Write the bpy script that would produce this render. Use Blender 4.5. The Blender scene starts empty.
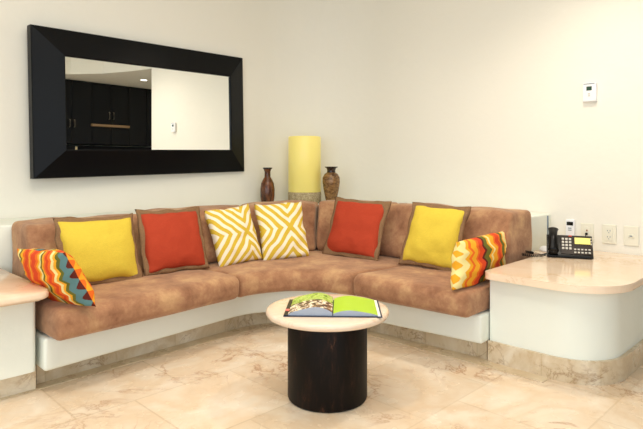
import bpy, bmesh, math, random
from mathutils import Vector, Matrix, noise
random.seed(7)
S = bpy.context.scene
COL = S.collection
PI = math.pi
R = math.radians

# ---------------------------------------------------------------- camera
cd = bpy.data.cameras.new('camera'); cam = bpy.data.objects.new('camera', cd); COL.objects.link(cam)
cam.location = (0, 0, 0.95)
cam.rotation_euler = (R(90), 0, R(45.08 - 90))
cd.sensor_width = 36; cd.lens = 545 / 643 * 36
cd.shift_y = -(214.5 - 165) / 643
cd.clip_start = 0.05
S.camera = cam
# ---------------------------------------------------------------- world, lights, exposure
W = bpy.data.worlds.new('world'); S.world = W; W.use_nodes = True
W.node_tree.nodes['Background'].inputs[0].default_value = (0.75, 0.87, 1.0, 1)
W.node_tree.nodes['Background'].inputs[1].default_value = 1.0
S.view_settings.view_transform = 'Standard'; S.view_settings.look = 'None'
S.view_settings.gamma = 1; S.view_settings.exposure = 0.10

def area(name, loc, target, sx, sy, power, col):
    l = bpy.data.lights.new(name, 'AREA'); l.shape = 'RECTANGLE'; l.size = sx; l.size_y = sy
    l.energy = power; l.color = col
    o = bpy.data.objects.new(name, l); COL.objects.link(o); o.location = loc
    o.rotation_euler = (Vector(target) - Vector(loc)).to_track_quat('-Z', 'Y').to_euler()
    return o
area('window_light', (-2.1, 0.05, 1.3), (1.5, 1.4, 1.0), 4.0, 1.95, 46, (0.80, 0.91, 1.0))
area('back_fill_light', (0.1, -2.0, 1.2), (1.6, 2.0, 0.8), 2.3, 2.0, 24, (0.90, 0.96, 1.0))  # added fill lamp behind the camera, set in a made-up opening
area('ceiling_fill_light', (1.2, 1.2, 2.52), (1.2, 1.2, 0), 1.6, 1.6, 26, (1.0, 0.96, 0.88))  # unseen area lamp added under the ceiling as general fill
SPOTS = [(2.62, 0.98, 58), (0.45, 1.55, 54), (2.35, 2.35, 16)]

# ---------------------------------------------------------------- helpers
def tag(o, label=None, cat=None, group=None, kind=None):
    if label: o['label'] = label
    if cat: o['category'] = cat
    if group: o['group'] = group
    if kind: o['kind'] = kind
    return o
def empty(name, loc=(0, 0, 0), rot=(0, 0, 0), **k):
    o = bpy.data.objects.new(name, None); COL.objects.link(o); o.location = loc; o.rotation_euler = rot
    o.empty_display_size = 0.05
    return tag(o, **k)
def obj(name, bm, m, parent=None, smooth=True, loc=None, **k):
    bmesh.ops.recalc_face_normals(bm, faces=bm.faces)
    me = bpy.data.meshes.new(name); bm.to_mesh(me); bm.free()
    for p in me.polygons: p.use_smooth = smooth
    for mm in (m if isinstance(m, (list, tuple)) else [m]): me.materials.append(mm)
    o = bpy.data.objects.new(name, me); COL.objects.link(o)
    if parent: o.parent = parent
    if loc: o.location = loc
    return tag(o, **k)
def box(bm, c, s, bev=0, mi=0, rot=None, seg=2):
    r = bmesh.ops.create_cube(bm, size=1); vs = r['verts']
    bmesh.ops.scale(bm, vec=s, verts=vs)
    if bev:
        es = list({e for v in vs for e in v.link_edges})
        g = bmesh.ops.bevel(bm, geom=es, offset=bev, segments=seg, affect='EDGES', profile=0.5)
        vs = list({v for f in g['faces'] for v in f.verts} | {v for v in vs if v.is_valid})
    if rot is not None: bmesh.ops.rotate(bm, verts=vs, cent=(0, 0, 0), matrix=rot)
    bmesh.ops.translate(bm, vec=c, verts=vs)
    for f in {f for v in vs for f in v.link_faces}: f.material_index = mi
    return vs
def lathe(bm, prof, n=40, c=(0, 0), cap=True):
    rings = []
    for r, z in prof:
        rings.append([bm.verts.new((c[0] + r * math.cos(2 * PI * i / n), c[1] + r * math.sin(2 * PI * i / n), z)) for i in range(n)])
    for a, b in zip(rings, rings[1:]):
        for i in range(n): bm.faces.new((a[i], a[(i + 1) % n], b[(i + 1) % n], b[i]))
    if cap:
        bm.faces.new(rings[0]); bm.faces.new(rings[-1])
def tube(bm, pts, r, n=8):
    pts = [Vector(p) for p in pts]; rings = []
    for i, p in enumerate(pts):
        t = (pts[min(i + 1, len(pts) - 1)] - pts[max(i - 1, 0)]).normalized()
        a = t.cross(Vector((0, 0, 1)))
        if a.length < 1e-3: a = t.cross(Vector((1, 0, 0)))
        a.normalize(); b = t.cross(a)
        rings.append([bm.verts.new(p + r * (a * math.cos(2 * PI * k / n) + b * math.sin(2 * PI * k / n))) for k in range(n)])
    for A, B in zip(rings, rings[1:]):
        for k in range(n): bm.faces.new((A[k], A[(k + 1) % n], B[(k + 1) % n], B[k]))
    bm.faces.new(rings[0]); bm.faces.new(rings[-1])
def prism(bm, pts, z0, z1, bev=0, seg=3):
    lo = [bm.verts.new((x, y, z0)) for x, y in pts]; hi = [bm.verts.new((x, y, z1)) for x, y in pts]
    n = len(pts); bm.faces.new(lo); top = bm.faces.new(hi)
    for i in range(n): bm.faces.new((lo[i], lo[(i + 1) % n], hi[(i + 1) % n], hi[i]))
    if bev:
        es = [e for e in bm.edges if abs(e.verts[0].co.z - e.verts[1].co.z) < 1e-6]
        bmesh.ops.bevel(bm, geom=es, offset=bev, segments=seg, affect='EDGES', profile=0.5)
def rrect(x0, y0, x1, y1, radii, n=10):
    """rounded rectangle outline, radii for corners (x0y0, x1y0, x1y1, x0y1)"""
    out = []
    for (cx, cy, sx, sy, a0), r in zip([(x0, y0, 1, 1, PI), (x1, y0, -1, 1, 1.5 * PI), (x1, y1, -1, -1, 0), (x0, y1, 1, -1, .5 * PI)], radii):
        if r <= 0: out.append((cx, cy)); continue
        for i in range(n + 1):
            a = a0 + .5 * PI * i / n
            out.append((cx + sx * r + r * math.cos(a), cy + sy * r + r * math.sin(a)))
    return out
def notch(p):       # tongue of the counter that runs back to the ledge
    i = max(range(len(p)), key=lambda k: p[k][0] + p[k][1]); x, y = p[i]
    return p[:i] + [(x, 1.405), (3.10, 1.405), (3.10, y)] + p[i + 1:]
def rbox(bm, L, D, H, r, fn, nl=12, nd=8, nh=5):
    """rounded box in local (a,b,c) mapped through fn"""
    cache = {}
    def V(a, b, c):
        k = (round(a, 5), round(b, 5), round(c, 5))
        if k in cache: return cache[k]
        q = Vector((min(max(a, r), L - r), min(max(b, r), D - r), min(max(c, min(r, H / 2)), H - min(r, H / 2))))
        p = Vector((a, b, c)); d = p - q
        if d.length > 1e-9: p = q + d.normalized() * min(r, max(abs(d.x), abs(d.y), abs(d.z)))
        v = bm.verts.new(fn(p.x, p.y, p.z)); cache[k] = v; return v
    def ticks(X, n):
        e = [0, r * .3, r * .65] if r < X / 2 else [0]
        m = [r + (X - 2 * r) * i / n for i in range(n + 1)] if r < X / 2 else [X * i / n for i in range(1, n)]
        return e + m + [X - q for q in reversed(e)]
    A, B, Cc = ticks(L, nl), ticks(D, nd), ticks(H, nh)
    def grid(P, Q, f):
        for i in range(len(P) - 1):
            for j in range(len(Q) - 1):
                q = [f(P[i], Q[j]), f(P[i + 1], Q[j]), f(P[i + 1], Q[j + 1]), f(P[i], Q[j + 1])]
                if len(set(q)) == 4:
                    try: bm.faces.new(q)
                    except ValueError: pass
    for c in (0, H): grid(A, B, lambda a, b: V(a, b, c))
    for b in (0, D): grid(A, Cc, lambda a, c: V(a, b, c))
    for a in (0, L): grid(B, Cc, lambda b, c: V(a, b, c))

# ---------------------------------------------------------------- materials
def mat(name, col=(.8, .8, .8), rough=.6, metal=0, spec=.5, **k):
    m = bpy.data.materials.new(name); m.use_nodes = True
    b = m.node_tree.nodes['Principled BSDF']
    b.inputs['Base Color'].default_value = (*col, 1); b.inputs['Roughness'].default_value = rough
    b.inputs['Metallic'].default_value = metal; b.inputs['Specular IOR Level'].default_value = spec
    for a, v in k.items(): b.inputs[a.replace('_', ' ')].default_value = v
    return m
class N:
    def __init__(s, m): s.m = m; s.t = m.node_tree; s.b = s.t.nodes['Principled BSDF']
    def new(s, ty, **k):
        n = s.t.nodes.new(ty)
        for a, v in k.items(): setattr(n, a, v)
        return n
    def link(s, a, b): s.t.links.new(a, b)
    def math(s, op, a, b=None, c=None):
        n = s.new('ShaderNodeMath', operation=op)
        for i, v in enumerate((a, b, c)):
            if v is None: continue
            if isinstance(v, (int, float)): n.inputs[i].default_value = v
            else: s.link(v, n.inputs[i])
        return n.outputs[0]
    def noise(s, vec, scale, detail=4, rough=.5, dist=0):
        n = s.new('ShaderNodeTexNoise'); n.inputs['Scale'].default_value = scale
        n.inputs['Detail'].default_value = detail; n.inputs['Roughness'].default_value = rough
        n.inputs['Distortion'].default_value = dist
        s.link(vec, n.inputs['Vector']); return n.outputs['Fac']
    def ramp(s, fac, stops, const=False):
        n = s.new('ShaderNodeValToRGB'); cr = n.color_ramp
        if const: cr.interpolation = 'CONSTANT'
        while len(cr.elements) < len(stops): cr.elements.new(0.5)
        for e, (p, c) in zip(cr.elements, stops): e.position = p; e.color = (*c, 1)
        s.link(fac, n.inputs[0]); return n.outputs[0]
    def mix(s, fac, a, b, mode='MIX'):
        n = s.new('ShaderNodeMix', data_type='RGBA', blend_type=mode)
        for i, v in ((0, fac), (6, a), (7, b)):
            if isinstance(v, (int, float)): n.inputs[i].default_value = v
            elif isinstance(v, tuple): n.inputs[i].default_value = (*v, 1)
            else: s.link(v, n.inputs[i])
        return n.outputs[2]
    def bump(s, h, st, dist=.01):
        n = s.new('ShaderNodeBump'); n.inputs['Strength'].default_value = st; n.inputs['Distance'].default_value = dist
        s.link(h, n.inputs['Height']); s.link(n.outputs[0], s.b.inputs['Normal'])
    def pos(s): return s.new('ShaderNodeNewGeometry').outputs['Position']
    def objc(s): return s.new('ShaderNodeTexCoord').outputs['Object']
    def uv(s): return s.new('ShaderNodeTexCoord').outputs['UV']
    def col(s, c): s.link(c, s.b.inputs['Base Color'])
def lin(r, g, b):
    f = lambda c: (c / 255 / 12.92) if c / 255 <= .04045 else ((c / 255 + .055) / 1.055) ** 2.4
    return (f(r), f(g), f(b))

M = {}
def plaster(name, c):
    m = mat(name, c, .55, spec=.35); n = N(m); p = n.pos()
    n.bump(n.noise(p, 14, 3), .10, .02); return m
M['wall'] = plaster('cream_plaster', lin(238, 234, 222))
M['base'] = plaster('white_plaster', lin(234, 237, 226))
M['ceil'] = plaster('ceiling_plaster', lin(240, 236, 222))

def marble(name, base, tint, vein, scale, rough, tiles=None, jointcol=None, spots=None):
    m = mat(name, base, rough); n = N(m); p = n.pos()
    big = n.noise(p, scale, 6, .6, .6)
    c = n.ramp(big, [(.30, base), (.50, tint), (.66, base)])
    v = n.noise(p, scale * 1.2, 9, .62, 1.3)
    va = n.math('ABSOLUTE', n.math('SUBTRACT', v, .5))
    vf = n.ramp(va, [(0, (1, 1, 1)), (.012, (.35, .35, .35)), (.03, (0, 0, 0))])
    gate = n.ramp(n.noise(p, scale * .8, 2), [(.48, (0, 0, 0)), (.62, (1, 1, 1))])
    vf2 = n.math('MULTIPLY', n.math('MULTIPLY', vf, gate), .75)
    c = n.mix(vf2, c, vein)
    if spots:
        sf = n.ramp(n.noise(p, scale * 2.1, 5, .6, .4), [(.60, (0, 0, 0)), (.70, (.45, .45, .45))])
        c = n.mix(sf, c, spots)
    if tiles:
        kind, size = tiles
        br = n.new('ShaderNodeTexBrick'); br.offset = .5 if kind == 'floor' else 0
        br.inputs['Scale'].default_value = 1; br.inputs['Mortar Size'].default_value = .004 if kind == 'floor' else .003
        br.inputs['Brick Width'].default_value = size; br.inputs['Row Height'].default_value = size if kind == 'floor' else 9
        br.inputs['Color1'].default_value = (.84, .82, .79, 1); br.inputs['Color2'].default_value = (1, 1, 1, 1)
        br.inputs['Mortar'].default_value = (.80, .77, .72, 1); br.inputs['Mortar Smooth'].default_value = .1
        if kind == 'floor':
            mp = n.new('ShaderNodeMapping'); mp.inputs['Location'].default_value = (.13, .21, 0)
            n.link(p, mp.inputs[0]); n.link(mp.outputs[0], br.inputs['Vector'])
        else:
            sx = n.new('ShaderNodeSeparateXYZ'); n.link(p, sx.inputs[0])
            cx = n.new('ShaderNodeCombineXYZ'); n.link(n.math('ADD', n.math('SUBTRACT', sx.outputs[0], sx.outputs[1]), 20), cx.inputs[0])
            cx.inputs[1].default_value = 4
            n.link(cx.outputs[0], br.inputs['Vector'])
        c = n.mix(1.0, c, br.outputs['Color'], 'MULTIPLY')
    n.col(c)
    rr = n.ramp(n.noise(p, 9, 3), [(.3, (rough * .8,) * 3), (.7, (min(1, rough * 1.3),) * 3)]); n.link(rr, n.b.inputs['Roughness'])
    return m
M['floor'] = marble('floor_marble', lin(246, 232, 212), lin(232, 208, 178), lin(166, 108, 62), 2.6, .24, ('floor', .46), spots=lin(232, 222, 204))
M['strip'] = marble('border_marble', lin(222, 206, 178), lin(206, 184, 150), lin(150, 104, 60), 3.5, .3)
M['plinth'] = marble('plinth_marble', lin(232, 220, 198), lin(214, 194, 162), lin(140, 98, 55), 5, .3, ('wallt', .31), spots=lin(190, 160, 116))
M['counter'] = marble('counter_marble', lin(244, 224, 200), lin(240, 214, 186), lin(214, 176, 130), 4, .10)
M['tabletop'] = marble('table_marble', lin(228, 212, 192), lin(228, 204, 180), lin(214, 160, 120), 6, .16)

def suede(name, a, b, c0):
    m = mat(name, a, .9, spec=.15); n = N(m); p = n.objc()
    f = n.noise(p, 6, 8, .68, .15)
    c = n.ramp(f, [(.34, b), (.5, a), (.66, c0)])
    n.col(c); n.b.inputs['Sheen Weight'].default_value = .35; n.b.inputs['Sheen Tint'].default_value = (1, .8, .6, 1)
    n.bump(n.noise(p, 30, 4, .6), .25, .01); return m
M['suede'] = suede('tan_suede', lin(164, 119, 88), lin(130, 88, 64), lin(194, 154, 112))
def cloth(name, c, rough=.85, weave=420):
    m = mat(name, c, rough, spec=.15); n = N(m); p = n.objc()
    f = n.noise(p, weave, 2, .5)
    n.col(n.mix(n.ramp(f, [(.35, (0, 0, 0)), (.65, (1, 1, 1))]), tuple(x * .86 for x in c), tuple(min(1, x * 1.08) for x in c)))
    n.bump(n.noise(p, 26, 4, .6), .25, .01); return m
M['yellow'] = cloth('yellow_cotton', lin(222, 194, 70))
M['red'] = cloth('brick_red_cotton', lin(178, 66, 42))
M['braid'] = cloth('brown_braid', lin(138, 106, 76), weave=160)

def chevron_mat(name, cu, cv):
    m = mat(name, (.8, .8, .8), .85, spec=.15); n = N(m)
    sp = n.new('ShaderNodeSeparateXYZ'); n.link(n.uv(), sp.inputs[0])
    ax = n.math('ABSOLUTE', n.math('SUBTRACT', sp.outputs[0], cu)); ay = n.math('ABSOLUTE', n.math('SUBTRACT', sp.outputs[1], cv))
    f = n.math('ABSOLUTE', n.math('SUBTRACT', ax, ay))
    w = n.math('FRACT', n.math('DIVIDE', n.math('ADD', f, .046), .185))
    c = n.ramp(w, [(0, lin(214, 180, 62)), (.52, lin(244, 232, 205))], True)
    n.col(c); n.bump(n.noise(n.objc(), 26, 4, .6), .25, .01); return m
M['chev_a'] = chevron_mat('yellow_chevron_print_a', .70, .50)
M['chev_b'] = chevron_mat('yellow_chevron_print_b', .62, .52)
def zig_mat(name, off, freq, amp, per, seq):
    m = mat(name, (.8, .8, .8), .8, spec=.2); n = N(m)
    sp = n.new('ShaderNodeSeparateXYZ'); n.link(n.uv(), sp.inputs[0])
    tri = n.math('PINGPONG', n.math('MULTIPLY', sp.outputs[1], freq), .5)
    f = n.math('ADD', sp.outputs[0], n.math('MULTIPLY', tri, amp))
    w = n.math('FRACT', n.math('ADD', n.math('DIVIDE', f, per), off))
    k = len(seq)
    pal = dict(o=lin(233, 108, 34), g=lin(238, 168, 42), c=lin(240, 222, 150), r=lin(214, 72, 34), m=lin(96, 36, 28), v=lin(104, 104, 40), t=lin(92, 128, 130), y=lin(240, 186, 60))
    c = n.ramp(w, [(i / k, pal[ch]) for i, ch in enumerate(seq)], True)
    n.col(c); n.bump(n.noise(n.objc(), 26, 4, .6), .25, .01); return m
M['zig_a'] = zig_mat('orange_teal_zigzag_print', .0, 5, .09, 1.12, 'mttvgcorogvcgorrogorrogvcgorog')
M['zig_b'] = zig_mat('orange_olive_zigzag_print', .0, 4, .10, 1.12, 'gccgoggorrmvvgcggorrovvgccorgo')

M['frame'] = mat('black_brown_wood', lin(4, 6, 10), .36, spec=.16)
n_ = N(M['frame']); wv = n_.noise(n_.objc(), 60, 3); n_.bump(wv, .06, .005)
M['mirror'] = mat('mirror_glass', (.93, .95, .93), .0, 1.0)
M['dark_wood'] = mat('dark_drum_wood', lin(34, 22, 17), .5, spec=.15)
n_ = N(M['dark_wood']); pp = n_.new('ShaderNodeMapping'); n_.link(n_.objc(), pp.inputs[0]); pp.inputs['Scale'].default_value = (9, 9, 2)
n_.col(n_.ramp(n_.noise(pp.outputs[0], 3, 8, .75, .5), [(.50, lin(13, 8, 6)), (.62, lin(34, 20, 14)), (.72, lin(104, 70, 46))]))
M['dark_cab'] = mat('black_cabinet_wood', lin(9, 8, 8), .4, spec=.25)
M['steel'] = mat('brushed_steel', lin(200, 195, 180), .3, 1.0)
M['white_pl'] = mat('white_plastic', lin(238, 238, 240), .35)
M['ivory_pl'] = mat('ivory_plastic', lin(232, 228, 210), .4)
M['black_pl'] = mat('black_plastic', lin(10, 9, 9), .3, spec=.2)
M['brown_pl'] = mat('dark_bronze_plastic', lin(36, 24, 17), .35, spec=.2)
M['key'] = mat('grey_key_plastic', lin(205, 200, 188), .4)
M['red_led'] = mat('red_key_plastic', lin(200, 70, 50), .4)
M['lcd'] = mat('yellow_lcd', lin(228, 214, 120), .25, Emission_Color=(*lin(228, 214, 110), 1), Emission_Strength=.25)
M['lcd_grey'] = mat('grey_lcd', lin(52, 78, 66), .2)
M['slot'] = mat('dark_slot', lin(120, 134, 146), .5)
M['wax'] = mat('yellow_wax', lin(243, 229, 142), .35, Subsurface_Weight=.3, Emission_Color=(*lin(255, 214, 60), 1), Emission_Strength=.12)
M['wax'].node_tree.nodes['Principled BSDF'].inputs['Subsurface Radius'].default_value = (.06, .05, .02)
M['stone'] = mat('carved_stone', lin(176, 158, 122), .7); n_ = N(M['stone']); f_ = n_.noise(n_.objc(), 70, 3, .6, 1.5)
n_.col(n_.ramp(f_, [(.42, lin(150, 130, 92)), (.56, lin(190, 174, 140))])); n_.bump(f_, .5, .01)
def vasem(name, a, b, sc):
    m = mat(name, a, .25); n = N(m)
    mp = n.new('ShaderNodeMapping'); mp.inputs['Scale'].default_value = (1, 1, sc); n.link(n.objc(), mp.inputs[0])
    f = n.noise(mp.outputs[0], 24, 5, .7, .6)
    n.col(n.ramp(f, [(.38, a), (.62, b)])); n.bump(f, .15, .005); return m
M['vase_a'] = vasem('reddish_brown_glaze', lin(52, 26, 14), lin(120, 68, 34), .5)
M['vase_b'] = vasem('speckled_brown_glaze', lin(78, 50, 26), lin(152, 112, 66), 2.2)
M['vase_dark'] = mat('dark_glaze', lin(38, 20, 14), .25)
M['lime'] = mat('lime_page', lin(172, 206, 40), .45)
M['page'] = mat('page_edges', lin(160, 168, 182), .6)
M['cover'] = mat('navy_book_cover', lin(34, 44, 66), .4)
M['white_paper'] = mat('white_paper', lin(240, 236, 226), .6)
M['grey_text'] = mat('olive_print', lin(150, 176, 40), .6)
M['photo_page'] = mat('garden_photo_page', (.5, .5, .5), .35); n_ = N(M['photo_page'])
sp_ = n_.new('ShaderNodeSeparateXYZ'); n_.link(n_.uv(), sp_.inputs[0])
g_ = n_.ramp(n_.noise(n_.uv(), 9, 5, .6, 1.2), [(.34, lin(70, 96, 20)), (.45, lin(160, 196, 40)), (.56, lin(200, 216, 120)), (.66, lin(110, 150, 30))])
d_ = n_.ramp(n_.noise(n_.uv(), 7, 3, .6, .4), [(.36, lin(60, 44, 26)), (.45, lin(150, 110, 70)), (.53, lin(238, 232, 214)), (.62, lin(228, 180, 40)), (.72, lin(120, 90, 60))], True)
n_.col(n_.mix(n_.ramp(n_.math('ADD', sp_.outputs[1], n_.math('MULTIPLY', n_.noise(n_.uv(), 4), .25)), [(.62, (0, 0, 0)), (.70, (1, 1, 1))]), d_, g_))
M['lamp'] = mat('lamp_glow', (1, 1, 1), .5, Emission_Color=(1, .93, .78, 1), Emission_Strength=6)
M['glass_dark'] = mat('dark_glass', lin(20, 24, 22), .1)

# ---------------------------------------------------------------- setting
WY, WX, CR = 3.47, 3.45, 0.70       # left wall plane, right wall plane, rounded corner radius
def struct(name, bm, m, smooth=False): return obj(name, bm, m, None, smooth, kind='structure')
def slab(name, x0, y0, z0, x1, y1, z1, m):
    bm = bmesh.new(); box(bm, ((x0 + x1) / 2, (y0 + y1) / 2, (z0 + z1) / 2), (x1 - x0, y1 - y0, z1 - z0)); return struct(name, bm, m)
CH = 2.6
slab('floor', -2.3, -2.3, -.1, 5.6, 3.7, 0, M['floor'])
slab('ceiling', -2.3, -2.3, CH, 5.6, 3.7, CH + .1, M['ceil'])
def arc(a0, a1, n, r, c): return [(c[0] + r * math.cos(a0 + (a1 - a0) * i / n), c[1] + r * math.sin(a0 + (a1 - a0) * i / n)) for i in range(n + 1)]
cc = (WX - CR, WY - CR)
bm = bmesh.new()
prism(bm, [(-2.15, WY)] + arc(PI / 2, PI / 4, 12, CR, cc) + arc(PI / 4, PI / 2, 12, CR + .18, cc) + [(-2.15, WY + .18)], 0, CH)
wl = struct('wall_left', bm, M['wall'], True)
bm = bmesh.new()
prism(bm, arc(PI / 4, 0, 12, CR, cc) + [(WX, .70), (WX + .18, .70)] + arc(0, PI / 4, 12, CR + .18, cc), 0, CH)
wr = struct('wall_right', bm, M['wall'], True)
for w in (wl, wr):
    md = w.modifiers.new('split', 'EDGE_SPLIT'); md.split_angle = R(30)
slab('wall_back', 1.30, -2.15, 0, 5.4, -2.0, CH, M['wall'])
slab('trim_9', -2.15, -2.15, 0, -1.1, -2.0, CH, M['wall'])
slab('trim_10', -1.1, -2.15, 2.25, 1.30, -2.0, CH, M['wall'])
bm = bmesh.new()
for x in (-1.07, .10, 1.27): box(bm, (x, -2.1, 1.12), (.06, .05, 2.24))
box(bm, (.1, -2.1, 2.22), (2.38, .05, .05)); box(bm, (.1, -2.1, .02), (2.38, .05, .04)); struct('added_door_1', bm, M['white_pl'])  # frame of an unseen opening, added to house the back fill lamp
slab('wall_kitchen', 5.25, -2.0, 0, 5.4, 3.6, CH, M['wall'])
# window side: low wall, header and piers with a wide glazed opening
slab('wall_window', -2.3, -2.15, 0, -2.15, 3.65, .25, M['wall'])
slab('trim_1', -2.3, -2.15, 2.35, -2.15, 3.65, CH, M['wall'])
slab('trim_2', -2.3, 2.2, .25, -2.15, 3.65, 2.35, M['wall'])
bm = bmesh.new()
for y in (-2.1, -.7, .75, 2.17): box(bm, (-2.22, y, 1.3), (.06, .05, 2.1))
for z in (.28, 2.32): box(bm, (-2.22, 0.04, z), (.06, 4.3, .05))
struct('window_1', bm, M['white_pl'])
# dropped kitchen ceiling with curved edge
edge = [(0.6, -1.30), (2.0, -1.29), (2.92, -1.23), (3.27, -1.04), (3.54, -.64), (3.69, -.14), (3.76, .25), (3.78, .70), (3.80, 3.5)]
bm = bmesh.new(); prism(bm, edge + [(5.25, 3.5), (5.25, -2.0), (.6, -2.0)], 2.22, CH - .002); struct('trim_3', bm, M['ceil'])

# ---------------------------------------------------------------- path lofts for the built-in sofa
def bez(p0, p1, p2, p3, t):
    s = 1 - t; return tuple(s**3 * a + 3 * s * s * t * b + 3 * s * t * t * c + t**3 * d for a, b, c, d in zip(p0, p1, p2, p3))
class Path:
    def __init__(s, A, B, C, D, k=.6):
        s.A, s.B, s.C, s.D = A, B, C, D
        # corner point: intersection of AB and DC extended
        x1, y1, x2, y2 = *A, *B; x3, y3, x4, y4 = *D, *C
        den = (x1 - x2) * (y3 - y4) - (y1 - y2) * (x3 - x4)
        px = ((x1 * y2 - y1 * x2) * (x3 - x4) - (x1 - x2) * (x3 * y4 - y3 * x4)) / den
        py = ((x1 * y2 - y1 * x2) * (y3 - y4) - (y1 - y2) * (x3 * y4 - y3 * x4)) / den
        s.h1 = (B[0] + (px - B[0]) * k, B[1] + (py - B[1]) * k); s.h2 = (C[0] + (px - C[0]) * k, C[1] + (py - C[1]) * k)
    def __call__(s, t):
        if t <= 1: return tuple(a + (b - a) * t for a, b in zip(s.A, s.B))
        if t >= 2: return tuple(a + (b - a) * (t - 2) for a, b in zip(s.C, s.D))
        return bez(s.B, s.h1, s.h2, s.C, t - 1)
def lerp2(a, b, d): return (a[0] + (b[0] - a[0]) * d, a[1] + (b[1] - a[1]) * d)
def seg_len(F, B, t0, t1, n=30):
    L = 0; p = None
    for i in range(n + 1):
        t = t0 + (t1 - t0) * i / n; q = lerp2(F(t), B(t), .3)
        if p: L += math.dist(p, q)
        p = q
    return L
def loft(F, B, t0, t1, z0, z1, D, r, lean=0, puff=0, nz=.004, nl=14, seed=0, droop=0):
    bm = bmesh.new(); L = seg_len(F, B, t0, t1) * (1.7 if puff else 1); H = z1 - z0
    def fn(a, b, c):
        t = t0 + (t1 - t0) * a / L; d = b / D; w = c / H
        d = d * (1 - lean * w) + lean * w
        p = lerp2(F(t), B(t), d)
        u = a / L
        env = (1 - (2 * u - 1) ** 4)
        z = z0 + c + (puff * env * (1 - (2 * (b / D) - 1) ** 4) if c > H * .6 else 0) - droop * u * w
        nv = noise.noise_vector(Vector((p[0] * 5 + seed, p[1] * 5, z * 5))) * nz * 2
        if puff and d < .35 and w > .1:                       # front face swells a little
            q = F(t); e = puff * .8 * env * (1 - abs(2 * w - 1) ** 3)
            bx = B(t); dv = Vector((q[0] - bx[0], q[1] - bx[1])); dv.normalize()
            p = (p[0] + dv.x * e, p[1] + dv.y * e)
        return (p[0] + nv.x, p[1] + nv.y, z + nv.z * (1 if c > .01 else 0))
    rbox(bm, L, D, H, r, fn, nl=nl, nd=10, nh=6)
    return bm

# white plaster bench base + marble plinth (structure, built in)
bF = Path((.775, 2.39), (1.80, 2.50), (2.29, 1.96), (2.365, 1.297), .55); bB = Path((.775, 2.95), (1.80, 2.98), (2.93, 1.96), (2.93, 1.31))
struct('trim_4', loft(bF, bB, 0, 3, .096, .235, .5, .014, nz=0, nl=60), M['base'], True)
pF = Path((.79, 2.535), (1.85, 2.58), (2.40, 1.98), (2.445, 1.31), .6)
struct('trim_5', loft(pF, bB, 0, 3, 0, .097, .45, .003, nz=0, nl=60), M['plinth'], False)
sF = Path((-.6, 2.44), (1.85, 2.50), (2.33, 1.95), (2.36, 1.0), .6); sB = Path((-.6, 2.56), (1.85, 2.62), (2.42, 2.0), (2.46, 1.0), .6)
struct('trim_6', loft(sF, sB, 0, 3, .0, .004, .1, .001, nz=0, nl=60), M['strip'], False)
# ledge behind the back cushions
lF = Path((.60, 3.09), (2.25, 3.09), (3.09, 2.25), (3.09, 1.41), .55)
lB = Path((.60, WY - .002), (2.75, WY - .002), (WX - .002, 2.77), (WX - .002, 1.41), .55)
struct('trim_7', loft(lF, lB, 0, 3, 0, .645, .37, .012, nz=0, nl=60), M['base'], True)
bm = bmesh.new(); box(bm, (3.395, 1.409, .56), (.016, .008, .15), .003)
struct('trim_8', bm, M['slot'])

# seat cushions
qF = Path((.785, 2.27), (1.745, 2.35), (2.175, 1.96), (2.235, 1.297), .6); qB = Path((.785, 2.90), (1.68, 2.92), (2.92, 1.92), (2.90, 1.315), .8)
SEAT = .360
seats = [(0, .997, 'long tan suede seat cushion of the left run beside the left counter'),
         (1.003, 1.997, 'tan suede seat cushion filling the curved corner of the bench'),
         (2.003, 3, 'tan suede seat cushion at the right end of the bench beside the telephone counter')]
for i, (a, b, lab) in enumerate(seats):
    o = obj('seat_cushion', loft(qF, qB, a, b, 0.236, SEAT, .55, .042, puff=.012, nl=26, seed=i * 3), M['suede'], label=lab, category='cushion', group='suede seat cushions') if False else \
        tag(obj('seat_cushion', loft(qF, qB, a, b, 0.236, SEAT, .55, .042, puff=.012, nl=26, seed=i * 3), M['suede']), lab, 'cushion', 'suede seat cushions')
# back cushions
kF = Path((.835, 2.72), (2.08, 2.72), (2.72, 2.32), (2.70, 1.36), .6); kB = Path((.835, 3.08), (2.25, 3.08), (3.08, 2.30), (3.08, 1.36), .55)
backs = [(0, .50, .660, 'tan suede back cushion at the far left end, behind the left yellow pillow'),
         (.50, .997, .675, 'tan suede back cushion behind the left brick red pillow and the left chevron pillow'),
         (1.003, 1.49, .685, 'tan suede back cushion in the corner below the slim bottle vase and tall candle'),
         (1.50, 1.997, .685, 'tan suede back cushion in the corner behind the right brick red pillow'),
         (2.003, 2.50, .685, 'tan suede back cushion right of the red pillow, behind the right yellow pillow'),
         (2.505, 3, .685, 'tan suede back cushion at the far right end beside the ledge end')]
for i, (a, b, z, lab) in enumerate(backs):
    tag(obj('back_cushion', loft(kF, kB, a, b, SEAT + .008, z,   .28, .038, lean=.30, puff=.010, nz=.009, nl=16, seed=20 + i * 5), M['suede']), lab, 'cushion', 'suede back cushions')

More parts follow.
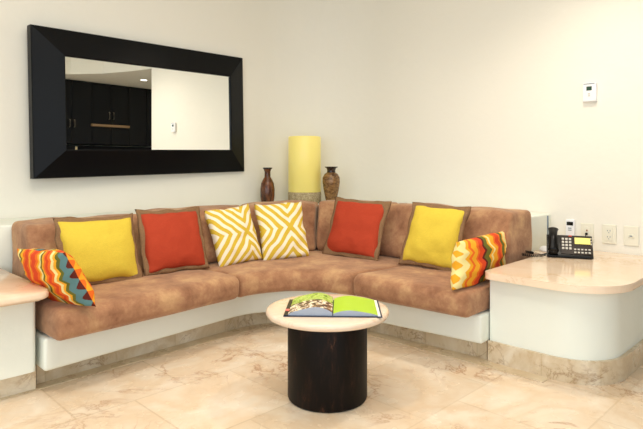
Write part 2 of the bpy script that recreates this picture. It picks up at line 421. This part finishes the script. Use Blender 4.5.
# counters
def counter(name, top_poly, body_poly, pl_poly, label):
    e = empty(name, (0, 0, 0), label=label, cat='counter')
    bm = bmesh.new(); prism(bm, body_poly, .100, .411); o = obj('body', bm, M['base'], e); o.modifiers.new('s', 'EDGE_SPLIT').split_angle = R(35)
    bm = bmesh.new(); prism(bm, top_poly, .410, .442, .013, 4); o = obj('countertop', bm, M['counter'], e, label='polished cream marble top'); o.modifiers.new('s', 'EDGE_SPLIT').split_angle = R(45)
    bm = bmesh.new(); prism(bm, pl_poly, 0, .102); o = obj('plinth', bm, M['plinth'], e, label='veined beige marble plinth tiles'); o.modifiers.new('s', 'EDGE_SPLIT').split_angle = R(35)
    return e
counter('counter', notch(rrect(2.37, .715, WX - .003, 1.300, (.24, .0, 0, .05), 14)), notch(rrect(2.44, .775, WX - .003, 1.292, (.22, 0, 0, 0), 14)),
        rrect(2.425, .758, WX - .004, 1.296, (.24, 0, 0, 0), 14), 'white plaster counter with rounded corner and marble top carrying the telephone')
counter('counter', rrect(-.9, 2.325, .785, 3.085, (0, .05, 0, 0), 8), rrect(-.9, 2.42, .755, 3.085, (0, .02, 0, 0), 6),
        rrect(-.9, 2.485, .772, 3.085, (0, .0, 0, 0)), 'white plaster counter with marble top at the left end of the bench')

# ---------------------------------------------------------------- pillows
def pillow_bm(W_, H_, T, pinch=.05, wr=.004, seed=0, n=26, ear=0.0, pw=.42):
    bm = bmesh.new(); uvl = bm.loops.layers.uv.new('UVMap'); g = {}
    for s in (-1, 1):
        for i in range(n + 1):
            for j in range(n + 1):
                u = -math.cos(PI * i / n); v = -math.cos(PI * j / n)
                u = .35 * u + .65 * (2 * i / n - 1); v = .35 * v + .65 * (2 * j / n - 1)
                edge = i in (0, n) or j in (0, n)
                if edge and s == 1: g[(1, i, j)] = g[(-1, i, j)]; continue
                x = u * W_ / 2 * (1 - pinch * (1 - v * v) * u * u); z = v * H_ / 2 * (1 - pinch * (1 - u * u) * v * v)
                e = max(0, (1 - u * u) * (1 - v * v)) ** pw
                y = s * T / 2 * e
                nv = noise.noise_vector(Vector((u * 2.3 + seed, v * 2.3, s * 3))) * wr * 2.2
                nv2 = noise.noise(Vector((u * 6 + seed, v * 6, s + 9))) * wr * .8
                g[(s, i, j)] = (bm.verts.new((x + nv.x, y + s * (nv2 + nv.y) * (e > 0), z + nv.z)), (u + 1) / 2, (v + 1) / 2)
    for s in (-1, 1):
        for i in range(n):
            for j in range(n):
                q = [g[(s, i, j)], g[(s, i + 1, j)], g[(s, i + 1, j + 1)], g[(s, i, j + 1)]]
                f = bm.faces.new([w[0] for w in q])
                for lp in f.loops:
                    for w in q:
                        if w[0] is lp.vert: lp[uvl].uv = (w[1] + (ear if s == -1 else 0), w[2])
    bmesh.ops.translate(bm, vec=(0, 0, H_ / 2), verts=bm.verts)
    return bm
def pillow(label, loc, yaw, lean, roll, W_, H_, T, m, border=None, group=None, seed=0, pinch=.05, pw=.42, shear=0, ear=0):
    mt = Matrix.Rotation(R(yaw), 4, 'Z') @ Matrix.Rotation(-R(lean), 4, 'X') @ Matrix.Rotation(R(roll), 4, 'Y')
    if border:
        e = empty('throw_pillow', loc, mt.to_euler(), label=label, cat='pillow', group=group)
        bm = pillow_bm(W_ - .040, H_ - .040, T, pinch * .9, .004, seed, pw=pw); bmesh.ops.translate(bm, vec=(0, 0, .020), verts=bm.verts); obj('cover', bm, m, e)
        bm = pillow_bm(W_, H_, .022, .045, .006, seed + 5, pw=.12); obj('border', bm, border, e, label='brown braided edging')
        return e
    bm = pillow_bm(W_, H_, T, pinch, .005, seed, pw=pw, ear=ear)
    for v in bm.verts: v.co.x += shear * (v.co.z)           # a slumped pillow leans along its length
    o = obj('throw_pillow', bm, m); o.location = loc; o.rotation_euler = mt.to_euler()
    return tag(o, label, 'pillow', group)
PS = SEAT + .003
pillow('yellow throw pillow with brown border on the left run, behind the teal zigzag pillow', (1.125, 2.62, PS), 2, 20, 1, .41, .355, .13, M['yellow'], M['braid'], 'bordered throw pillows', 1)
pillow('brick red throw pillow with brown border left of the two chevron pillows', (1.54, 2.64, PS), 0, 20, 1, .395, .365, .12, M['red'], M['braid'], 'bordered throw pillows', 11)
pillow('yellow and white chevron pillow next to the left red pillow', (1.95, 2.62, PS), -8, 20, -7, .30, .355, .12, M['chev_a'], None, 'yellow chevron pillows', 21)
pillow('yellow and white chevron pillow in the corner below the slim bottle vase', (2.23, 2.54, PS), -24, 20, -3, .31, .37, .12, M['chev_b'], None, 'yellow chevron pillows', 31)
pillow('brick red throw pillow with brown border right of the candle and corner', (2.545, 2.305, PS), -78, 22, 2, .41, .395, .12, M['red'], M['braid'], 'bordered throw pillows', 41)
pillow('yellow throw pillow with brown border on the right run, behind the olive zigzag pillow', (2.585, 1.76, PS), -84, 22, 3, .37, .39, .12, M['yellow'], M['braid'], 'bordered throw pillows', 51)
pillow('zigzag striped pillow in orange, teal and olive propped by the left counter', (.900, 2.45, PS - .010), 99, 27, 4, .42, .27, .12, M['zig_a'], None, 'zigzag striped pillows', 61, .03, ear=.60)
pillow('zigzag striped pillow in orange, gold and olive propped by the right counter', (2.49, 1.385, PS - .002), 4, -2, 0, .54, .23, .13, M['zig_b'], None, 'zigzag striped pillows', 71, .03, shear=.15)

# ---------------------------------------------------------------- mirror
def mirror():
    cx, cz = 1.800, 1.327; w, h = 1.546, .885; fw = .168
    e = empty('wall_mirror', (cx, WY - .0325, cz), (0, R(-1.1), 0), label='wide rectangular mirror in a broad black wooden frame on the left wall', cat='mirror')
    e.rotation_euler = (Matrix.Rotation(R(MYAW), 4, 'Z') @ Matrix.Rotation(R(-1.1), 4, 'Y')).to_euler()
    bm = bmesh.new()
    # cross-section (distance from outer edge, depth); mitred frame swept round the rectangle
    prof = [(0, -.030), (0, .022), (.004, .027), (fw - .006, .080), (fw, .078), (fw, -.003)]
    rings = []
    for a, b in prof:
        rings.append([bm.verts.new((sx * (w / 2 - a), -b - .004, sz * (h / 2 - a))) for sx, sz in ((-1, -1), (1, -1), (1, 1), (-1, 1))])
    for A, B in zip(rings, rings[1:] + rings[:1]):
        for i in range(4): bm.faces.new((A[i], A[(i + 1) % 4], B[(i + 1) % 4], B[i]))
    obj('frame', bm, M['frame'], e, False)
    bm = bmesh.new(); box(bm, (0, 0, 0), (w - 2 * fw + .01, .004, h - 2 * fw + .01)); bmesh.ops.translate(bm, vec=(0, -.070, 0), verts=bm.verts); obj('mirror_glass', bm, M['mirror'], e, False)
MYAW = 2.4
mirror()

# ---------------------------------------------------------------- ledge ornaments
LZ = .6455
bm = bmesh.new()
lathe(bm, [(.040, 0), (.050, .01), (.056, .06), (.057, .11), (.050, .16), (.034, .195), (.024, .21), (.023, .25), (.030, .272), (.034, .283), (.024, .283), (.018, .26)])
v1 = empty('vase', (2.73, 3.34, LZ), label='slim reddish brown bottle vase left of the candle', cat='vase')
obj('body', bm, M['vase_a'], v1)
bm = bmesh.new(); lathe(bm, [(.030, .271), (.036, .276), (.037, .284), (.025, .285), (.020, .27)]); obj('rim', bm, M['vase_dark'], v1)
v2 = empty('vase', (3.085, 2.985, LZ), label='rounded speckled brown urn vase right of the candle', cat='vase')
bm = bmesh.new()
lathe(bm, [(.034, 0), (.040, .01), (.050, .06), (.062, .12), (.069, .17), (.068, .205), (.052, .235), (.034, .245), (.032, .25)])
obj('body', bm, M['vase_b'], v2)
bm = bmesh.new(); lathe(bm, [(.034, .243), (.032, .262), (.038, .280), (.053, .288), (.050, .292), (.036, .286), (.026, .262), (.026, .25)], cap=False); obj('neck', bm, M['vase_dark'], v2, label='dark flared neck')
c1 = empty('candle', (2.99, 3.19, LZ), label='tall thick glowing yellow pillar candle on the ledge in the corner', cat='candle')
bm = bmesh.new(); lathe(bm, [(.126, .088), (.130, .09), (.130, .525), (.126, .532), (.120, .533), (.112, .525), (.10, .52), (.012, .518), (.004, .518)], 64); obj('wax', bm, M['wax'], c1)
bm = bmesh.new(); lathe(bm, [(.128, 0), (.1325, .004), (.1325, .084), (.129, .09), (.12, .09)], 64); obj('base', bm, M['stone'], c1, label='carved beige stone base band')
bm = bmesh.new(); tube(bm, [(0, 0, .515), (.002, 0, .525), (.004, .001, .530)], .002); obj('wick', bm, M['vase_dark'], c1)

# ---------------------------------------------------------------- coffee table
t = empty('coffee_table', (1.60, 1.57, 0), label='round coffee table with pale marble top on a dark wooden drum', cat='table')
bm = bmesh.new(); lathe(bm, [(.20, .336), (.240, .336), (.248, .340), (.252, .348), (.252, .354), (.248, .361), (.240, .364), (.20, .364)], 96); obj('table_top', bm, M['tabletop'], t, label='pale cream marble disc')
bm = bmesh.new(); lathe(bm, [(.150, 0), (.160, .003), (.163, .010), (.163, .325), (.160, .337), (.14, .338)], 72); obj('drum_base', bm, M['dark_wood'], t)

# open book
bk = empty('open_book', (1.603, 1.54, .3645), (0, 0, R(-47)), label='open hardcover picture book with lime green right page on the coffee table', cat='book')
bw, bd = .185, .245
bm = bmesh.new()
for s in (-1, 1): box(bm, (s * (bw / 2 + .004), 0, .0022), (bw + .004, bd + .010, .003), .0008)
box(bm, (0, 0, .0018), (.014, bd + .01, .0026)); obj('cover', bm, M['cover'], bk, False)
def page_block(s, hgt, m_top, name, xs, lab=None, shrink=0):
    bm = bmesh.new(); uvl = bm.loops.layers.uv.new('UVMap'); n = 16; top = []; bot = []; back = []
    for i in range(n + 1):
        u = i / n; x = s * (.002 + xs * u)
        z = .004 + hgt * (math.sin(min(1, u * 1.9 + .06) * PI / 2) * (1 - u) ** .62 + .22 * (1 - u * .75))
        if u == 1: z = .004 + .07 * hgt
        top.append((bm.verts.new((x, -bd / 2 + .004, z)), bm.verts.new((x, bd / 2 - .004, z)), u))
        bot.append((bm.verts.new((x, -bd / 2 + .004, .0035)), bm.verts.new((x, bd / 2 - .004, .0035))))
    for i in range(n):
        f = bm.faces.new((top[i][0], top[i + 1][0], top[i + 1][1], top[i][1])); f.material_index = 1
        uvs = {top[i][0]: (top[i][2], 0), top[i + 1][0]: (top[i + 1][2], 0), top[i + 1][1]: (top[i + 1][2], 1), top[i][1]: (top[i][2], 1)}
        for lp in f.loops: lp[uvl].uv = uvs[lp.vert]
        bm.faces.new((top[i][0], top[i + 1][0], bot[i + 1][0], bot[i][0])); bm.faces.new((top[i][1], top[i + 1][1], bot[i + 1][1], bot[i][1]))
        bm.faces.new((bot[i][0], bot[i + 1][0], bot[i + 1][1], bot[i][1]))
    for k in (0, n): bm.faces.new((top[k][0], top[k][1], bot[k][1], bot[k][0]))
    return obj(name, bm, [M['page'], m_top], bk, False, label=lab)
page_block(-1, .038, M['photo_page'], 'page_block', bw * .93, 'left pages showing a garden photograph')
page_block(1, .024, M['lime'], 'page_block', bw * .93, 'right pages in plain lime green')
bm = bmesh.new()
box(bm, (-bw + .004, 0, .0046), (.018, bd, .002)); obj('cover_flap', bm, M['black_pl'], bk, False)
bm = bmesh.new(); box(bm, (-bw + .004, -.05, .0062), (.017, .03, .001)); obj('flap_stripe', bm, mat('pink_print', lin(220, 110, 100), .5), bk, False)
bm = bmesh.new(); box(bm, (bw - .006, 0, .0046), (.010, bd, .002)); obj('cover_flap', bm, M['white_paper'], bk, False)

# ---------------------------------------------------------------- telephone
ph = empty('telephone', (3.095, 1.165, .4425), (0, 0, R(-67)), label='black desk telephone with corded handset and yellow display on the right counter', cat='telephone')
tilt = Matrix.Rotation(R(24), 3, 'X')
pw_, pd_ = .232, .12
bm = bmesh.new()       # wedge body: low at the front (-y), raised at the back
pts = [(-pd_ / 2, .004), (pd_ / 2, .004), (pd_ / 2, .106), (pd_ / 2 - .012, .114), (-pd_ / 2 + .006, .018), (-pd_ / 2, .013)]
L_ = [bm.verts.new((-pw_ / 2, y, z)) for y, z in pts]; R_ = [bm.verts.new((pw_ / 2, y, z)) for y, z in pts]
bm.faces.new(L_); bm.faces.new(R_)
for i in range(len(pts)): bm.faces.new((L_[i], L_[(i + 1) % 6], R_[(i + 1) % 6], R_[i]))
bmesh.ops.bevel(bm, geom=list(bm.edges), offset=.003, segments=2, affect='EDGES', profile=.5)
obj('base', bm, M['black_pl'], ph, False)
slope = math.atan2(.114 - .018, (pd_ / 2 - .012) - (-pd_ / 2 + .006)); RS = Matrix.Rotation(slope, 3, 'X')
def onface(x, s, up=0):   # s: 0 front .. 1 back along sloped face
    y0, z0 = -pd_ / 2 + .006, .018; ln = math.hypot(.096, pd_ - .018)
    return (x, y0 + math.cos(slope) * ln * s - math.sin(slope) * up, z0 + math.sin(slope) * ln * s + math.cos(slope) * up)
bm = bmesh.new(); box(bm, onface(.034, .5, .001), (.156, .130, .004), .002, rot=RS); obj('faceplate', bm, M['brown_pl'], ph, False, label='dark bronze faceplate')
bm = bmesh.new(); box(bm, onface(.066, .70, .0045), (.078, .044, .004), .001, rot=RS); obj('display', bm, M['lcd'], ph, False, label='yellow backlit display')
bm = bmesh.new()
for i in range(3):
    for j in range(4): box(bm, onface(-.032 + i * .018, .30 + j * .155, .005), (.0125, .013, .006), .0015, rot=RS)
obj('keypad', bm, M['key'], ph, False)
bm = bmesh.new()
for i in range(5):
    for j in range(2): box(bm, onface(.028 + i * .0175, .12 + j * .15, .005), (.011, .008, .005), .001, rot=RS)
obj('function_keys', bm, M['key'], ph, False)
bm = bmesh.new()
for j in range(3): box(bm, onface(.109, .55 + j * .14, .005), (.006, .010, .004), .001, rot=RS)
obj('side_keys', bm, M['key'], ph, False)
bm = bmesh.new(); box(bm, onface(.006, .93, .005), (.016, .008, .005), .001, rot=RS); obj('message_light', bm, M['red_led'], ph, False)
# handset: curved grip with ear and mouth cups on the left side, slightly proud of the body
bm = bmesh.new(); hx = -.082; nn = 22; rings = []
for i in range(nn + 1):
    s = i / nn; p = onface(hx, -.02 + 1.17 * s, .026 + .026 * math.sin(PI * s))
    wd = .021 + .010 * abs(2 * s - 1) ** 3; th = .013 + .009 * abs(2 * s - 1) ** 4
    if i in (0, nn): wd *= .55; th *= .5
    rings.append([bm.verts.new(Vector(p) + RS @ Vector((wd * math.cos(2 * PI * k / 16), 0, th * math.sin(2 * PI * k / 16)))) for k in range(16)])
for A, B in zip(rings, rings[1:]):
    for k in range(16): bm.faces.new((A[k], A[(k + 1) % 16], B[(k + 1) % 16], B[k]))
bm.faces.new(rings[0]); bm.faces.new(rings[-1])
hs = obj('handset', bm, M['black_pl'], ph)
for s in (.10, .90):
    bm = bmesh.new(); v = box(bm, (0, 0, 0), (.044, .040, .026), .008); bmesh.ops.rotate(bm, verts=v, cent=(0, 0, 0), matrix=RS); bmesh.ops.translate(bm, vec=onface(hx, s, .018), verts=v)
    obj('handset_cup', bm, M['black_pl'], hs)
# coiled cord looping out on the left
bm = bmesh.new(); pts = []
ctrl = [(-.12, -.085, .02), (-.16, -.11, .012), (-.235, -.085, .012), (-.275, -.03, .012), (-.255, .015, .012), (-.21, .02, .012), (-.19, -.02, .014), (-.23, -.045, .022), (-.27, -.02, .022)]
def cr(P, t):
    i = min(int(t), len(P) - 2); u = t - i; p0, p1, p2, p3 = [Vector(P[min(max(i + d, 0), len(P) - 1)]) for d in (-1, 0, 1, 2)]
    return .5 * (2 * p1 + (p2 - p0) * u + (2 * p0 - 5 * p1 + 4 * p2 - p3) * u * u + (3 * p1 - p0 - 3 * p2 + p3) * u ** 3)
K = 520
for i in range(K):
    tt = (len(ctrl) - 1) * i / (K - 1); p = cr(ctrl, tt); q = cr(ctrl, min(tt + .02, len(ctrl) - 1.001)); d = (q - p); d.z = 0
    d = d.normalized() if d.length > 1e-6 else Vector((1, 0, 0)); sd = Vector((-d.y, d.x, 0)); a = i * .75
    pts.append(p + sd * .006 * math.cos(a) + Vector((0, 0, .006 * math.sin(a))))
tube(bm, pts, .002, 5); obj('coiled_cord', bm, M['black_pl'], ph)
# small white rounded thing behind the telephone
bm = bmesh.new(); bmesh.ops.create_uvsphere(bm, u_segments=24, v_segments=12, radius=1)
for v in bm.verts:
    v.co = Vector((v.co.x * .030, v.co.y * .052, max(0, v.co.z) * .030))
o = tag(obj('computer_mouse', bm, M['white_pl']), 'small white rounded plastic device on the counter behind the telephone handset', 'device'); o.location = (3.21, 1.345, .4425); o.rotation_euler.z = R(-35)

# ---------------------------------------------------------------- wall fittings on the right wall (local x along the wall to the right, -y out of the wall)
def on_wall(name, y, z, label, cat, group=None):
    return empty(name, (WX, y, z), (0, 0, R(-90)), label=label, cat=cat, group=group)
th = on_wall('thermostat', 1.175, 1.385, 'white wall thermostat with small dark screen high on the right wall', 'thermostat')
bm = bmesh.new(); box(bm, (0, -.012, 0), (.078, .024, .112), .005); obj('housing', bm, M['white_pl'], th, False)
bm = bmesh.new(); box(bm, (.0, -.0245, .022), (.030, .002, .024), .0005); obj('screen', bm, M['lcd_grey'], th, False)
bm = bmesh.new(); box(bm, (0, -.0245, .050), (.062, .002, .005)); obj('vent_strip', bm, M['slot'], th, False)
bm = bmesh.new(); box(bm, (0, -.0255, -.010), (.012, .003, .006), .001); box(bm, (0, -.0255, -.022), (.012, .003, .006), .001); obj('buttons', bm, M['key'], th, False)

rm = on_wall('wall_controller', 1.287, .552, 'white slim remote controller mounted on the wall behind the telephone', 'remote control')
bm = bmesh.new(); box(bm, (0, -.012, 0), (.052, .022, .130), .005); obj('housing', bm, M['white_pl'], rm, False)
bm = bmesh.new(); box(bm, (0, -.0235, .040), (.038, .002, .022), .0005); obj('screen', bm, M['glass_dark'], rm, False)
bm = bmesh.new()
for z in (.012, 0.0): box(bm, (0, -.024, z), (.020, .003, .005), .001)
obj('buttons', bm, M['slot'], rm, False)

def plate(name, y, z, label, w=.078, h=.112):
    e = on_wall(name, y, z, label, 'wall plate', 'ivory wall plates above the right counter')
    bm = bmesh.new(); box(bm, (0, -.004, 0), (w, .008, h), .003); obj('plate', bm, M['ivory_pl'], e, False); return e
pj = plate('phone_jack', 1.192, .543, 'ivory phone jack plate with black plug behind the telephone display', .074)
bm = bmesh.new(); box(bm, (0, -.009, .0), (.036, .004, .068), .001); obj('insert', bm, M['ivory_pl'], pj, False)
bm = bmesh.new(); box(bm, (0, -.018, -.006), (.012, .018, .014), .003); tube(bm, [(0, -.026, -.01), (-.006, -.03, -.03), (-.018, -.026, -.06), (-.03, -.016, -.080)], .0025); obj('plug', bm, M['black_pl'], pj, False, label='black plug with cord')
bm = bmesh.new(); box(bm, (0, -.012, .014), (.008, .004, .010), .001); obj('socket', bm, mat('copper', lin(170, 120, 90), .4), pj, False)
ou = plate('power_outlet', 1.070, .545, 'ivory double power outlet, between the phone jack and the single plate')
bm = bmesh.new(); box(bm, (0, -.009, 0), (.040, .004, .074), .001); obj('insert', bm, M['ivory_pl'], ou, False)
for s in (.018, -.018):
    bm = bmesh.new()
    for x in (-.007, .007): box(bm, (x, -.0115, s + .003), (.0028, .002, .008))
    box(bm, (0, -.0115, s - .009), (.005, .002, .004)); obj('socket', bm, M['slot'], ou, False)
sw = plate('wall_plate', .953, .545, 'ivory wall plate with one small central jack, rightmost above the counter')
bm = bmesh.new(); box(bm, (0, -.010, 0), (.030, .005, .018), .002); obj('insert', bm, M['ivory_pl'], sw, False)
bm = bmesh.new(); box(bm, (0, -.013, 0), (.014, .002, .006)); obj('jack_opening', bm, M['slot'], sw, False)

# ---------------------------------------------------------------- kitchen seen in the mirror
KY = -1.49
def cabinet(x, w, z0, z1, hz, label, group):
    e = empty('kitchen_cabinet', (x + w / 2, -1.74, z0), label=label, cat='cabinet', group=group)
    bm = bmesh.new(); box(bm, (0, 0, (z1 - z0) / 2), (w - .004, .46, z1 - z0), .002); obj('carcass', bm, M['dark_cab'], e, False)
    for s in (-1, 1):
        bm = bmesh.new(); box(bm, (s * w / 4, .24, (z1 - z0) / 2), (w / 2 - .008, .02, z1 - z0 - .01), .002); d = obj('door', bm, M['dark_cab'], e, False)
        if hz is None: continue
        bm = bmesh.new(); hx_ = s * .035; zz = hz - z0
        tube(bm, [(hx_, .252, zz - .055), (hx_, .275, zz - .055), (hx_, .275, zz + .055), (hx_, .252, zz + .055)], .006); obj('handle', bm, M['steel'], d)
KL = ['leftmost as seen in the mirror', 'second as seen in the mirror', 'above the wooden rail', 'nearest the mirrored wall edge', 'hidden past the mirrored wall edge']
for i, (x, w) in enumerate([(2.57, .62), (3.19, .62), (3.81, .62), (4.43, .62), (1.95, .62)]):
    cabinet(x, w, 1.27, 2.215, (1.57, 1.57, 1.72, None, None)[i], 'black upper kitchen cabinet, ' + KL[i], 'upper kitchen cabinets')
e = empty('kitchen_counter', (3.35, -1.735, 0), label='black kitchen base units with worktop and back panel, reflected in the mirror', cat='kitchen counter')
bm = bmesh.new(); box(bm, (0, 0, .41), (3.70, .46, .82), .003); obj('body', bm, M['dark_cab'], e, False)
bm = bmesh.new(); box(bm, (0, 0, .836), (3.74, .50, .03), .003); obj('worktop', bm, M['dark_cab'], e, False)
bm = bmesh.new(); box(bm, (0, -.235, 1.058), (3.74, .03, .41)); obj('back_panel', bm, M['dark_cab'], e, False)
for x, r_, h_, lab, c in ((3.36, .03, .37, 'pale bottle on the kitchen worktop low in the mirror, left one', lin(150, 130, 90)), (3.62, .036, .38, 'cream bottle on the kitchen worktop low in the mirror, right one', lin(240, 220, 170))):
    bm = bmesh.new(); lathe(bm, [(r_ * .9, 0), (r_, .01), (r_, h_ * .6), (r_ * .5, h_ * .78), (r_ * .42, h_ - .01), (r_ * .4, h_)], 24)
    tag(obj('bottle', bm, mat('bottle_ceramic', c, .3)), lab, 'bottle', 'bottles on the kitchen worktop').location = (x, -1.60, .8515)
bm = bmesh.new(); box(bm, (4.10, -1.46, 1.56), (.62, .06, .035), .004); tag(obj('hood_rail', bm, mat('warm_wood', lin(150, 120, 84), .4), None, False), 'narrow wooden rail on the kitchen cabinets reflected in the mirror', 'rail')

# recessed downlights (only the kitchen one shows, in the mirror; the others light the room)
def downlight(x, y, z, power, label):
    e = empty('downlight', (x, y, z), label=label, cat='ceiling light', group='recessed ceiling lights')
    bm = bmesh.new(); lathe(bm, [(.045, -.002), (.062, -.004), (.062, .0), (.045, .0)], 32, cap=False); obj('ring', bm, M['white_pl'], e)
    bm = bmesh.new(); lathe(bm, [(.046, -.003), (.02, -.003), (.001, -.003)], 32, cap=False); obj('bulb', bm, M['lamp'], e)
    l = bpy.data.lights.new('downlight_beam', 'SPOT'); l.energy = power; l.spot_size = R(125); l.spot_blend = .8; l.shadow_soft_size = .06; l.color = (1, .90, .76)
    o = bpy.data.objects.new('downlight_beam', l); COL.objects.link(o); o.parent = e; o.location = (0, 0, -.03)
downlight(4.22, -.72, 2.219, 16, 'small round recessed light in the kitchen ceiling, reflected in the mirror')
for (x, y, p), w in zip(SPOTS, ('right counter', 'left end of the bench', 'corner of the bench')): downlight(x, y, CH - .001, p, 'round recessed light in the main ceiling towards the ' + w)
